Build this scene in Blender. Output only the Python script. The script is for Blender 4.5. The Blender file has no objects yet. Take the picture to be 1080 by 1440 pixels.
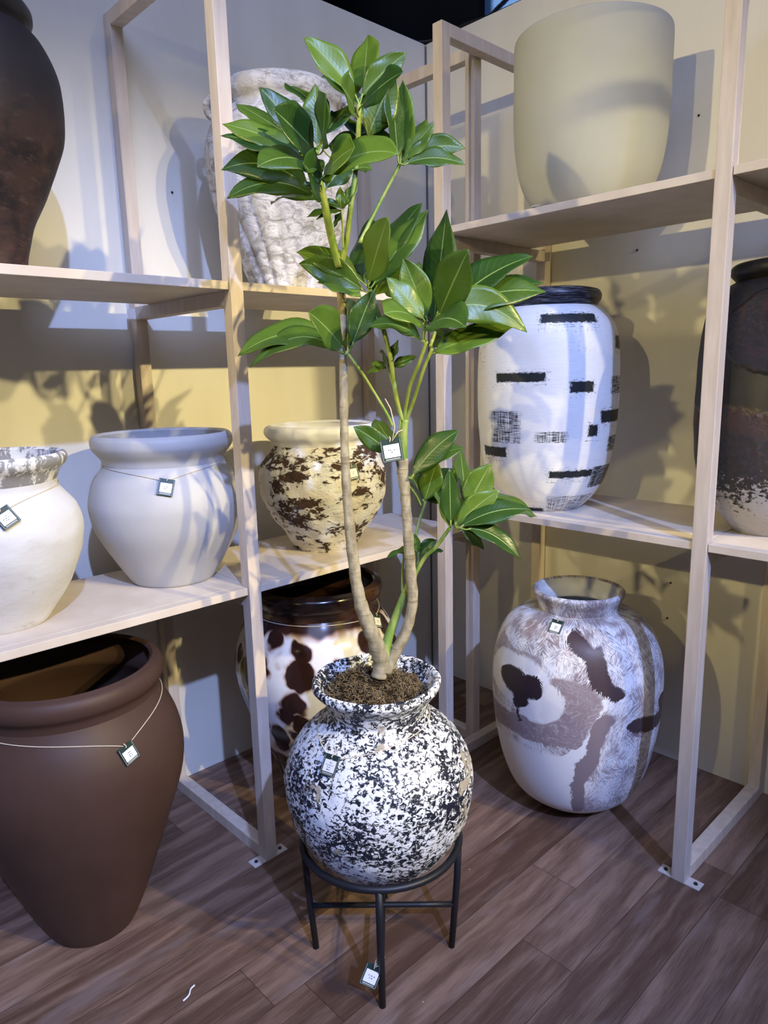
import bpy, bmesh, math, random
from mathutils import Vector, Matrix, noise
random.seed(7)
S = bpy.context.scene
COL = S.collection
PI = math.pi
CAM = Vector((-2.5248, -2.3213, 1.5))

# ------------------------------------------------------------------ helpers
def link(o, parent=None):
    COL.objects.link(o)
    if parent is not None: o.parent = parent
    return o
def tag(o, label=None, cat=None, group=None, kind=None):
    if label: o['label'] = label
    if cat: o['category'] = cat
    if group: o['group'] = group
    if kind: o['kind'] = kind
    return o
def empty(name, loc, rz=0, **k):
    o = bpy.data.objects.new(name, None); o.empty_display_size = .05
    link(o); o.location = loc; o.rotation_euler = (0, 0, rz); tag(o, **k); return o
def mesh_obj(name, bm, mat, parent=None, smooth=True, **k):
    me = bpy.data.meshes.new(name)
    bm.normal_update(); bm.to_mesh(me); bm.free()
    if smooth:
        for p in me.polygons: p.use_smooth = True
    me.materials.append(mat)
    o = bpy.data.objects.new(name, me); link(o, parent); tag(o, **k); return o
def add_box(bm, c, s, rot=None, bevel=0.0):
    r = bmesh.ops.create_cube(bm, size=1.0)
    vs = r['verts']
    for v in vs: v.co = Vector((v.co.x*s[0], v.co.y*s[1], v.co.z*s[2]))
    if bevel > 0:
        es = list({e for v in vs for e in v.link_edges})
        b = bmesh.ops.bevel(bm, geom=es, offset=bevel, segments=2, affect='EDGES', profile=.6)
        vs = list({v for f in b['faces'] for v in f.verts} | {v for v in vs if v.is_valid})
    M = (rot.to_4x4() if rot else Matrix.Identity(4)); M.translation = Vector(c)
    bmesh.ops.transform(bm, matrix=M, verts=vs)
    return vs
def box_obj(name, c, s, mat, parent=None, bevel=.0015, rot=None, **k):
    bm = bmesh.new(); add_box(bm, c, s, rot, bevel)
    o = mesh_obj(name, bm, mat, parent, smooth=False, **k); return o
def catmull(pts, n=8):
    out = []
    P = [pts[0]] + list(pts) + [pts[-1]]
    for i in range(1, len(P)-2):
        p0, p1, p2, p3 = [Vector(q) for q in P[i-1:i+3]]
        for j in range(n):
            t = j/n
            out.append(.5*((2*p1)+(p2-p0)*t+(2*p0-5*p1+4*p2-p3)*t*t+(3*p1-p0-3*p2+p3)*t*t*t))
    out.append(Vector(P[-2])); return out
def add_tube(bm, pts, seg=10, wob=0.0, caps=True):
    """pts: (x,y,z,r) list"""
    n = len(pts); rings = []; prev = None
    for i, p in enumerate(pts):
        c = Vector(p[:3]); a = Vector(pts[max(i-1, 0)][:3]); b = Vector(pts[min(i+1, n-1)][:3])
        t = (b-a).normalized()
        if prev is None:
            u = t.orthogonal().normalized()
        else:
            u = (prev - t*prev.dot(t)).normalized()
        prev = u; w = t.cross(u)
        ring = []
        for k in range(seg):
            an = 2*PI*k/seg; r = p[3]
            if wob: r *= 1 + wob*noise.noise(Vector((c.x*40+math.cos(an)*2, c.y*40+math.sin(an)*2, c.z*40)))
            ring.append(bm.verts.new(c + u*math.cos(an)*r + w*math.sin(an)*r))
        rings.append(ring)
    for i in range(n-1):
        for k in range(seg):
            bm.faces.new((rings[i][k], rings[i][(k+1) % seg], rings[i+1][(k+1) % seg], rings[i+1][k]))
    if caps:
        bm.faces.new(list(reversed(rings[0]))); bm.faces.new(rings[-1])
def tube_obj(name, pts, mat, parent=None, seg=10, **k):
    bm = bmesh.new(); add_tube(bm, pts, seg); return mesh_obj(name, bm, mat, parent, **k)

# ------------------------------------------------------------------ node expressions
class X:
    """a scalar or vector socket with arithmetic"""
    def __init__(s, nt, sock): s.nt, s.s = nt, sock
    def _m(s, op, *a, clamp=False):
        n = s.nt.nodes.new('ShaderNodeMath'); n.operation = op; n.use_clamp = clamp
        for i, v in enumerate((s,)+a):
            if isinstance(v, X): s.nt.links.new(v.s, n.inputs[i])
            else: n.inputs[i].default_value = v
        return X(s.nt, n.outputs[0])
    def __add__(s, o): return s._m('ADD', o)
    def __sub__(s, o): return s._m('SUBTRACT', o)
    def __mul__(s, o): return s._m('MULTIPLY', o)
    def __truediv__(s, o): return s._m('DIVIDE', o)
    def abs(s): return s._m('ABSOLUTE')
    def max(s, o): return s._m('MAXIMUM', o)
    def min(s, o): return s._m('MINIMUM', o)
    def pow(s, o): return s._m('POWER', o)
    def inv(s): return s._m('MULTIPLY_ADD', -1.0, 1.0)
    def ss(s, a, b):                                   # smooth step
        n = s.nt.nodes.new('ShaderNodeMapRange'); n.interpolation_type = 'SMOOTHSTEP'
        s.nt.links.new(s.s, n.inputs['Value'])
        lo, hi = (a, b) if a <= b else (b, a)
        n.inputs['From Min'].default_value = lo; n.inputs['From Max'].default_value = hi
        r = X(s.nt, n.outputs[0])
        return r if a <= b else r.inv()
class Mat:
    def __init__(m, name, rough=.6, spec=.3):
        m.mat = bpy.data.materials.new(name); m.mat.use_nodes = True
        m.nt = m.mat.node_tree; m.b = m.nt.nodes['Principled BSDF']
        m.b.inputs['Roughness'].default_value = rough; m.b.inputs['Specular IOR Level'].default_value = spec
    def node(m, t, **k):
        n = m.nt.nodes.new(t)
        for a, v in k.items(): setattr(n, a, v)
        return n
    def obj(m): return m.node('ShaderNodeTexCoord').outputs['Object']
    def uv(m):
        s = m.node('ShaderNodeSeparateXYZ'); m.nt.links.new(m.node('ShaderNodeTexCoord').outputs['UV'], s.inputs[0])
        return X(m.nt, s.outputs[0]), X(m.nt, s.outputs[1])
    def xyz(m, v=None):
        s = m.node('ShaderNodeSeparateXYZ'); m.nt.links.new(v or m.obj(), s.inputs[0])
        return [X(m.nt, o) for o in s.outputs]
    def comb(m, x, y, z=0.0):
        n = m.node('ShaderNodeCombineXYZ')
        for i, v in enumerate((x, y, z)):
            if isinstance(v, X): m.nt.links.new(v.s, n.inputs[i])
            else: n.inputs[i].default_value = v
        return n.outputs[0]
    def scale(m, v, s, off=(0, 0, 0)):
        n = m.node('ShaderNodeMapping'); m.nt.links.new(v, n.inputs[0])
        n.inputs['Scale'].default_value = s; n.inputs['Location'].default_value = off
        return n.outputs[0]
    def noise(m, v, sc, det=4, rough=.55, dist=0.0):
        n = m.node('ShaderNodeTexNoise'); m.nt.links.new(v, n.inputs['Vector'])
        n.inputs['Scale'].default_value = sc; n.inputs['Detail'].default_value = det
        n.inputs['Roughness'].default_value = rough; n.inputs['Distortion'].default_value = dist
        return X(m.nt, n.outputs[0])
    def voro(m, v, sc, feature='F1', rnd=1.0):
        n = m.node('ShaderNodeTexVoronoi', feature=feature); m.nt.links.new(v, n.inputs['Vector'])
        n.inputs['Scale'].default_value = sc; n.inputs['Randomness'].default_value = rnd
        return X(m.nt, n.outputs['Distance'])
    def mix(m, f, a, b):
        n = m.node('ShaderNodeMix', data_type='RGBA')
        if isinstance(f, X): m.nt.links.new(f.s, n.inputs[0])
        else: n.inputs[0].default_value = f
        for i, c in ((6, a), (7, b)):
            if isinstance(c, tuple): n.inputs[i].default_value = (*c, 1)
            else: m.nt.links.new(c, n.inputs[i])
        return n.outputs[2]
    def color(m, c):
        if isinstance(c, tuple): m.b.inputs['Base Color'].default_value = (*c, 1)
        else: m.nt.links.new(c, m.b.inputs['Base Color'])
        return m
    def rough(m, x): m.nt.links.new(x.s, m.b.inputs['Roughness']); return m
    def bump(m, x, strength=.3, dist=.004):
        n = m.node('ShaderNodeBump'); m.nt.links.new(x.s, n.inputs['Height'])
        n.inputs['Strength'].default_value = strength; n.inputs['Distance'].default_value = dist
        m.nt.links.new(n.outputs[0], m.b.inputs['Normal']); return m
def flat(name, c, rough=.6, spec=.3):
    return Mat(name, rough, spec).color(c).mat

# ------------------------------------------------------------------ materials
def wall_mat(name):
    m = Mat(name, .75, .2); o = m.obj()
    a = m.noise(m.scale(o, (1, 1, .35)), 5, 5); b = m.noise(o, 60, 3)
    c = m.mix(a.ss(.3, .7), (.69, .66, .575), (.75, .725, .645))
    x, y, z = m.xyz(o)
    st = m.noise(m.scale(o, (9, 9, .5)), 3, 3).ss(.68, .78)*z.ss(1.0, 2.9)*.35
    c = m.mix(st, c, (.55, .51, .44))
    m.color(c); m.bump(b*.3+a, .12, .004); return m.mat
M_wall = wall_mat('painted_plywood')
def wood_floor():
    m = Mat('vinyl_plank', .42, .35); x, y, z = m.xyz(m.obj())
    pw = .152
    row = (y/pw)._m('FLOOR')
    rn = m.node('ShaderNodeTexWhiteNoise', noise_dimensions='1D'); m.nt.links.new(row.s, rn.inputs['W'])
    off = X(m.nt, rn.outputs['Value'])
    xx = x/1.22 + off*3.7
    ci = xx._m('FLOOR')
    cell = m.comb(row, ci)
    cn = m.node('ShaderNodeTexWhiteNoise', noise_dimensions='2D'); m.nt.links.new(cell, cn.inputs['Vector'])
    tone = X(m.nt, cn.outputs['Value'])
    fy = (y/pw)._m('FRACT'); fx = xx._m('FRACT')
    ey = (fy-.5).abs().ss(.488, .499); ex = (fx-.5).abs().ss(.4985, .4998)
    edge = ey.max(ex)
    wob = m.noise(m.comb(x*1.6+tone*9, y*5, tone*20), 1.5, 3, .5)
    yy = y + (wob-.5)*.05
    g1 = m.noise(m.comb(x*1.3+tone*9, yy*26, tone*20), 2.0, 5, .6)
    g2 = m.noise(m.comb(x*5, yy*210, tone*5), 2.6, 5, .7)
    rings = ((yy*75 + m.noise(m.comb(x*.9+tone*31, y*3.4, tone*7), 2.4, 3, .55)*16)*1.0)._m('SINE')*.5+.5
    pore = m.noise(m.comb(x*14, y*420, tone*3), 1.5, 2, .5).ss(.60, .72)
    v = g1*.36 + rings.pow(2.0)*.12 + g2*.46 + tone*.26
    c = m.mix(v.ss(.40, .84), (.090, .048, .032), (.29, .188, .138))
    c = m.mix(pore*.45, c, (.045, .028, .024))
    c = m.mix(m.noise(m.comb(x*1.1+tone*4, y*4, tone), 3, 4).ss(.55, .75)*.30, c, (.33, .27, .26))
    speck = m.voro(m.comb(x, y), 9.0)
    c = m.mix(speck.ss(.020, .012)*.8, c, (.7, .68, .66))
    c = m.mix(edge*.75, c, (.03, .02, .018)); m.color(c)
    m.rough(g1*.25+.33); m.bump(g2*.4+g1*.3-edge*1.2, .18, .002); return m.mat
M_floor = wood_floor()
def paint_metal():
    m = Mat('beige_painted_steel', .5, .35); o = m.obj()
    n = m.noise(m.scale(o, (14, 14, 2)), 3, 4)
    m.color(m.mix(n.ss(.3, .75), (.56, .475, .40), (.66, .575, .49))); m.bump(m.noise(o, 90, 3), .06, .001); return m.mat
M_post = paint_metal()
def board():
    m = Mat('cream_shelf_board', .5, .3); o = m.obj()
    n = m.noise(m.scale(o, (2, 2, 2)), 4, 5)
    m.color(m.mix(n.ss(.3, .75), (.60, .515, .425), (.69, .61, .515))); m.bump(m.noise(m.scale(o, (3, 3, 40)), 20, 3), .05, .001); return m.mat
M_board = board()
M_screw = flat('dark_screw', (.03, .03, .03), .4)
M_plate = flat('steel_plate', (.62, .56, .5), .4, .5)
M_black = flat('dark_void_black', (.003, .003, .004), .9, .0)  # near-black colour standing in for the dark void above the booth
M_blue = flat('blue_panel', (.17, .29, .50), .7, .1)
M_cable = flat('black_cable', (.015, .015, .018), .5)
M_iron = Mat('black_powder_coat', .45, .4); M_iron.color((.011, .012, .016)); M_iron.bump(M_iron.noise(M_iron.obj(), 300, 2), .1, .0006); M_iron = M_iron.mat
M_card = flat('dark_green_card', (.012, .035, .030), .45, .4)
M_label = flat('white_label', (.80, .81, .83), .5)
M_ink = flat('black_ink', (.02, .02, .025), .6)
M_silver = flat('silver_line', (.45, .48, .47), .45)
M_twine = flat('pale_twine', (.60, .53, .42), .8)

def pot_flaky():                                    # black pot under broken white paint
    m = Mat('flaking_white_on_black', .62, .3); o = m.obj()
    w = m.noise(m.scale(o, (1, 1, 1.35)), 84, 8, .70, .7)
    big = m.noise(o, 10, 4, .6)
    f = (w + (big-.5)*.42).ss(.490, .515)
    tanp = m.noise(m.scale(o, (1, 1, 1), (3, 1, 7)), 8, 2).ss(.63, .66)
    tan2 = m.noise(o, 34, 6, .6).ss(.46, .52)*tanp
    c = m.mix(f, (.012, .015, .027), (.79, .81, .83))
    c = m.mix(tan2, c, (.42, .37, .28)); m.color(c)
    m.bump(f*.8 + w*.5, .55, .004); m.rough(f*.2+.45); return m.mat
def pot_brown():
    m = Mat('matt_chocolate_glaze', .55, .3); o = m.obj(); n = m.noise(o, 5, 4)
    m.color(m.mix(n.ss(.3, .7), (.056, .030, .023), (.068, .038, .030))); m.bump(m.noise(o, 260, 2), .05, .001); return m.mat
def pot_cow():
    m = Mat('glossy_cow_glaze', .16, .5); o = m.obj(); u, v = m.uv()
    wx = m.noise(o, 11, 2, .5); wz = m.noise(m.scale(o, (1, 1, 1), (5, 2, 9)), 11, 2, .5)
    x, y, z = m.xyz(o)
    q = m.comb(x + (wx-.5)*.07, y + (wz-.5)*.07, z*.72 + x*.25 + (wx-.5)*.06)
    d = m.voro(q, 13.5, rnd=.95)
    sz = m.noise(o, 6.5, 1)
    e = d - (sz-.5)*.55
    top = (v+(wx-.5)*.06)
    spot = e.ss(.535, .455).max(top.ss(.668, .684)); halo = e.ss(.63, .46).max(top.ss(.652, .68))
    c = m.mix(halo*.85, (.74, .74, .77), (.24, .10, .045))
    c = m.mix(spot, c, (.026, .011, .010)); m.color(c); m.bump(m.noise(o, 12, 2), .1, .004); return m.mat
def pot_dark_glaze():
    m = Mat('dark_brown_glaze', .2, .5); o = m.obj(); n = m.noise(o, 6, 3)
    m.color(m.mix(n.ss(.4, .7), (.012, .007, .006), (.085, .035, .016))); return m.mat
def rect(m, u, v, u0, u1, v0, v1, nu, nv, soft=.012, au=.03, av=.006):
    """ragged brush rectangle in (degrees/90, metres)"""
    uu = u + (nu-.5)*au; vv = v + (nv-.5)*av
    hu = (u1-u0)/180.0; cu = (u0+u1)/180.0; hv = abs(v1-v0)/2; cv = (v0+v1)/2
    a = ((uu-cu).abs() - hu).ss(soft, -soft); b = ((vv-cv).abs() - hv).ss(.0022, -.0022)
    return a*b
def pot_strokes():                                  # white pot with dry black brush dashes
    m = Mat('white_with_black_dashes', .45, .35); o = m.obj(); u, v = m.uv()
    hb = m.noise(m.comb(u*2.2, v*160), 3, 5, .65)                       # horizontal bristles
    vb = m.noise(m.comb(u*60, v*6), 2.4, 4, .6)
    rg = m.noise(m.comb(u*9, v*60), 3, 5, .7); rg2 = m.noise(m.comb(u*26, v*34, 5.0), 2, 4, .7)
    acc = None
    solid = [(-7, 44, .604, .632), (-43, -1, .428, .457), (17, 37, .393, .427), (-65, -34, .188, .220), (3, 45, .124, .148),
             (66, 88, .525, .566), (46, 88, .295, .334), (34, 44, .255, .292), (-34, -2, -.01, .014),
             (100, 140, .44, .47), (150, 185, .30, .335), (-170, -130, .52, .55), (-120, -95, .38, .41), (120, 160, .17, .2), (-150, -110, .2, .23)]
    for a, b, c, d in solid:
        r = rect(m, u, v, a, b, c, d, rg2, rg, .012, .10, .022)
        acc = r if acc is None else acc.max(r)
        r2 = rect(m, u, v, a-3, b+3, c-.013, d+.013, rg2, rg, .02, .16, .03)*(rg*.55+hb*.45).ss(.54, .60)
        acc = acc.max(r2)
    dry = [(-49, -21, .236, .338, .50), (-8, 16, .240, .274, .50), (15, 43, .515, .585, .60), (3, 60, .0, .06, .52), (45, 86, .085, .155, .45), (58, 86, .385, .440, .48),
           (-86, -58, .47, .59, .58), (-20, 12, .53, .56, .63), (-40, 0, .405, .425, .60), (-10, 45, .575, .602, .58), (-45, -10, .335, .35, .62), (17, 38, .375, .393, .6), (-66, -36, .165, .19, .60), (0, 46, .105, .125, .58), (-60, -30, .08, .15, .66), (60, 86, .2, .25, .47), (100, 150, .3, .36, .5), (-150, -100, .3, .36, .5)]
    for a, b, c, d, t in dry:
        t -= .025
        r = rect(m, u, v, a, b, c, d, rg2, rg, .03, .12, .02)*((hb*.6+vb*.4).ss(t-.02, t+.06))
        acc = acc.max(r)
    fl = ((hb*.55+rg2*.45).ss(.635, .68))*.8
    acc = acc.max(fl)
    base = m.mix(hb.ss(.35, .65), (.74, .75, .76), (.83, .83, .82))
    base = m.mix(m.noise(o, 6, 4).ss(.55, .75)*.45, base, (.66, .62, .56))
    m.color(m.mix(acc, base, (.018, .022, .024)))
    m.bump(hb*.6-acc*.3, .18, .003); return m.mat
def pot_black_rim():
    m = Mat('worn_black_rim', .35, .4); o = m.obj(); x, y, z = m.xyz(o)
    n = m.noise(m.comb(x*4, y*4, z*90), 5, 5, .65)
    m.color(m.mix(n.ss(.50, .66)*.7, (.012, .014, .022), (.25, .27, .33))); return m.mat
def pot_purple():                                   # washed purple brushwork over white
    m = Mat('purple_brushwork', .4, .35); o = m.obj(); u, v = m.uv()
    warp = m.noise(o, 9, 3, .55); warp2 = m.noise(m.scale(o, (1, 1, 1), (4, 4, 4)), 9, 3, .55)
    px_ = u*.42; py_ = v*1.0
    cellv = m.comb(px_+(warp-.5)*.03, py_+(warp2-.5)*.03)
    vn = m.node('ShaderNodeTexVoronoi', voronoi_dimensions='2D'); m.nt.links.new(cellv, vn.inputs['Vector']); vn.inputs['Scale'].default_value = 26
    sp = m.node('ShaderNodeSeparateColor'); m.nt.links.new(vn.outputs['Color'], sp.inputs[0])
    ang = X(m.nt, sp.outputs[0])*2.4+.4; ca = ang._m('COSINE'); sa = ang._m('SINE')
    rx = px_*ca+py_*sa; ry = py_*ca-px_*sa
    fine = m.noise(m.comb(rx*22+warp*2, ry*150, X(m.nt, sp.outputs[1])*9), 2.2, 4, .65)
    br = m.noise(m.comb(u*8+(warp-.5)*6, v*40+(warp2-.5)*8), 3, 5, .7)
    du = u*90.0 + (warp-.5)*16 + (fine-.5)*7
    dv = v + (warp2-.5)*.05 + (fine-.5)*.03
    def ell(cu, cv, ru, rv, k=.12):                 # soft ellipse mask, degrees and metres
        a = (du-cu)/ru; b = (dv-cv)/rv
        return (a*a+b*b)._m('SQRT').ss(1+k, 1-k)
    def seg(u0, v0, u1, v1, hw):                    # thick ragged stroke
        ku = .0045; ax = (u1-u0)*ku; ay = v1-v0; L2 = ax*ax+ay*ay
        px = (du-u0)*ku; py = dv-v0
        t = ((px*ax+py*ay)/L2).max(0.0).min(1.0)
        qx = px-t*ax; qy = py-t*ay
        return (qx*qx+qy*qy)._m('SQRT').ss(hw*1.06, hw*.94)
    tex = (fine*.55+m.noise(o, 13, 4, .6)*.45).ss(.42, .60)
    purple = m.mix(warp.ss(.3, .7), (.20, .155, .175), (.33, .27, .29))
    white = (.80, .81, .84)
    c = m.mix(tex, white, purple)                   # general hatch
    c = m.mix(v.ss(.60, .72)*tex*.5, c, (.20, .15, .13))
    # plain white lower field and the window on the left
    low = dv.ss(.315, .295)*du.ss(9, 3)*du.ss(-150, -110)
    win = ell(-44, .525, 30, .085, .06).max(ell(-26, .475, 18, .075, .06))
    gap = seg(15, .49, 4, .345, .018).max(seg(4, .345, -6, .26, .02))
    clean = low.max(win).max(gap)
    base = dv.ss(.085, .065)
    # mid purple mass
    mass = ell(-4, .46, 19, .10, .06).max(seg(-75, .36, -2, .375, .036)).max(seg(-70, .60, -28, .585, .03)*.85)
    c = m.mix(clean, c, white)
    c = m.mix(mass*(br.ss(.25, .6)*.45+.55)*win.inv().max(.15), c, (.27, .215, .235))
    c = m.mix(seg(20, .43, 4, .20, .026).max(seg(4, .20, 7, .10, .024)), c, (.24, .195, .215))
    dark = seg(0, .675, 14, .62, .026).max(seg(14, .62, 16, .56, .036)).max(seg(15, .55, 26, .52, .026))
    dark = dark.max(seg(42, .40, 90, .38, .026)).max(seg(74, .44, 95, .43, .035)).max(seg(140, .55, 170, .45, .04))
    c = m.mix(dark, c, (.062, .042, .048))
    heart = ell(-45, .520, 12, .046, .05).max(ell(-31, .512, 11, .040, .05)).max(seg(-39, .49, -37, .455, .026)).max(seg(-37, .46, -36.6, .385, .0045))
    c = m.mix(heart, c, (.030, .020, .028))
    c = m.mix(base, c, (.74, .73, .68))
    m.color(c); m.bump(fine, .2, .003); return m.mat
def pot_cream():
    m = Mat('smooth_stone_cream', .55, .3); o = m.obj(); n = m.noise(o, 4, 4)
    m.color(m.mix(n.ss(.3, .7), (.43, .44, .405), (.47, .48, .44))); m.bump(m.noise(o, 8, 3), .05, .003); return m.mat
def pot_lava():                                     # black matt with glossy brown runs and grey base
    m = Mat('black_and_brown_lava_glaze', .5, .5); o = m.obj(); u, v = m.uv()
    n = m.noise(o, 9, 4, .6); f = m.noise(m.scale(o, (1, 1, 1.4)), 55, 7, .7)
    lowm = (v+(n-.5)*.12).ss(.36, .33)
    p1 = ((u+.02)*.27); p2 = v-.55
    patch = ((p1*p1+p2*p2)._m('SQRT')+(n-.5)*.07).ss(.115, .10)
    br = lowm.max(patch)
    c = m.mix(br*f.ss(.46, .64), (.012, .011, .011), (.034, .015, .010))
    c = m.mix((v+(n-.5)*.1).ss(.37, .34)*(v+(n-.5)*.1).ss(.27, .31)*.45, c, (.075, .03, .012))
    wh = (f + (n-.5)*.5 + v.ss(.24, .02)*.42).ss(.70, .74)*lowm
    c = m.mix(wh, c, (.48, .46, .47)); m.color(c)
    m.rough(br*-.34+.5); m.bump(br*f*2.0 + wh*.5, .8, .006); return m.mat
def pot_rust():
    m = Mat('rusty_dark_brown', .6, .3); o = m.obj(); u, v = m.uv()
    n = m.noise(m.scale(o, (1, 1, 1.6)), 9, 6, .65, .6); g = m.noise(m.scale(o, (1, 1, 3)), 22, 6, .7)
    low = (v+(n-.5)*.2).ss(.42, .30)
    c = m.mix(low*n.ss(.35, .6), (.017, .013, .013), (.055, .030, .022))
    c = m.mix(low*g.ss(.55, .7)*.6, c, (.105, .068, .05))
    c = m.mix(low*(v).ss(.12, .03)*g.ss(.5, .6)*.6, c, (.11, .04, .03)); m.color(c)
    m.bump(g+n, .3, .003); return m.mat
def pot_ribbed():
    m = Mat('whitewashed_rough_clay', .8, .2); o = m.obj(); u, v = m.uv()
    n = m.noise(m.scale(o, (1, 1, 1.8)), 22, 8, .7, .8); k = m.noise(o, 5, 3)
    c = m.mix((n+(k-.5)*.3).ss(.36, .56), (.33, .315, .30), (.68, .67, .675))
    sm = k.ss(.60, .64)*v.ss(.2, .3)*.8
    c = m.mix(sm, c, (.50, .475, .455)); m.color(c); m.bump(n*1.2, .8, .007); return m.mat
def pot_plaster():
    m = Mat('rough_white_plaster', .8, .2); o = m.obj(); u, v = m.uv()
    n = m.noise(m.scale(o, (1, 1, 1.5)), 26, 7, .65); k = m.noise(m.scale(o, (1, 1, 2)), 7, 4)
    c = m.mix(n.ss(.55, .72)*k.ss(.5, .65)*.6, (.67, .67, .67), (.42, .41, .40))
    m.color(c); m.bump(n, .4, .004); return m.mat
def pot_plaster_rim():
    m = Mat('chipped_grey_rim', .8, .2); o = m.obj()
    n = m.noise(m.scale(o, (1, 1, .6)), 40, 7, .7); k = m.noise(o, 14, 3)
    m.color(m.mix((n+(k-.5)*.35).ss(.47, .55), (.28, .275, .27), (.78, .775, .76))); m.bump(n, .5, .004); return m.mat
def pot_grey():
    m = Mat('smooth_pale_grey', .5, .3); o = m.obj(); n = m.noise(o, 5, 4)
    m.color(m.mix(n.ss(.3, .7), (.47, .47, .475), (.51, .51, .515))); m.bump(m.noise(o, 200, 2), .04, .001); return m.mat
def pot_crust():                                    # cream plaster broken by dark brown
    m = Mat('cream_and_brown_crust', .75, .25); o = m.obj()
    n = m.noise(m.scale(o, (1, 1, 1.7)), 40, 8, .68, .6); k = m.noise(m.scale(o, (1, 1, 2.2)), 9, 3, .5)
    dk = ((n-.5)*.9 + k).ss(.52, .585)
    c = m.mix(m.noise(o, 12, 4).ss(.35, .65), (.70, .65, .56), (.80, .80, .80))
    c = m.mix(dk, c, (.06, .032, .022)); m.color(c); m.bump(n*1.3-dk*.6, .9, .008); return m.mat
M_white_rim = flat('smooth_white_rim', (.74, .74, .745), .5)
def moss_mat():
    m = Mat('dry_moss', .9, .1); o = m.obj(); n = m.noise(o, 40, 5, .7)
    m.color(m.mix(n.ss(.35, .65), (.045, .030, .014), (.27, .20, .11))); return m.mat
M_moss = moss_mat()
M_moss_gap = flat('moss_gap_shade', (.022, .015, .009), .95, .05)  # dark base colour painted as the shade between moss fibres
def leaf_mat():
    m = Mat('glossy_green_leaf', .34, .5); u, v = m.uv()
    side = (u-.5).abs()*2.0
    ph = v*15 - side*2.4
    vein = ((ph._m('FRACT')-.5).abs()*2.0).ss(.86, .98)*side.ss(.04, .12)*.22
    mid = side.ss(.06, .02)
    oi = m.node('ShaderNodeObjectInfo'); rnd = X(m.nt, oi.outputs['Random'])
    n = m.noise(m.obj(), 22, 3)
    c = m.mix((rnd*.75+n*.35).ss(.15, 1.0), (.026, .072, .014), (.125, .215, .026))
    c = m.mix(vein, c, (.14, .28, .06)); c = m.mix(mid*.85, c, (.26, .38, .12)); m.color(c)
    m.bump(vein*-.5-mid+(ph._m('FRACT')-.5).abs()*.5, .22, .002)
    tr = m.node('ShaderNodeBsdfTranslucent'); tr.inputs[0].default_value = (.26, .50, .03, 1)
    ms = m.node('ShaderNodeMixShader'); ms.inputs[0].default_value = .27
    out = m.nt.nodes['Material Output']
    m.nt.links.new(m.b.outputs[0], ms.inputs[1]); m.nt.links.new(tr.outputs[0], ms.inputs[2]); m.nt.links.new(ms.outputs[0], out.inputs[0])
    return m.mat
M_leaf = leaf_mat()
def bark():
    m = Mat('pale_bark', .75, .2); x, y, z = m.xyz(m.obj()); o = m.obj()
    n = m.noise(m.scale(o, (1, 1, .5)), 60, 5); rg = m.noise(m.comb(x*8, y*8, z*60), 1.2, 3)
    c = m.mix(n.ss(.3, .7), (.23, .195, .125), (.40, .355, .245))
    c = m.mix(rg.ss(.62, .70)*.6, c, (.17, .12, .07))
    c = m.mix((z+(n-.5)*.1).ss(1.52, 1.75)*.8, c, (.20, .27, .07)); m.color(c); m.bump(n+rg*2, .4, .003); return m.mat
M_bark = bark()
def green_stem():
    m = Mat('green_stem', .5, .35); o = m.obj(); n = m.noise(m.scale(o, (1, 1, .4)), 50, 3)
    m.color(m.mix(n.ss(.3, .7), (.13, .24, .035), (.30, .37, .10))); return m.mat
M_stem = green_stem()
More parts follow.
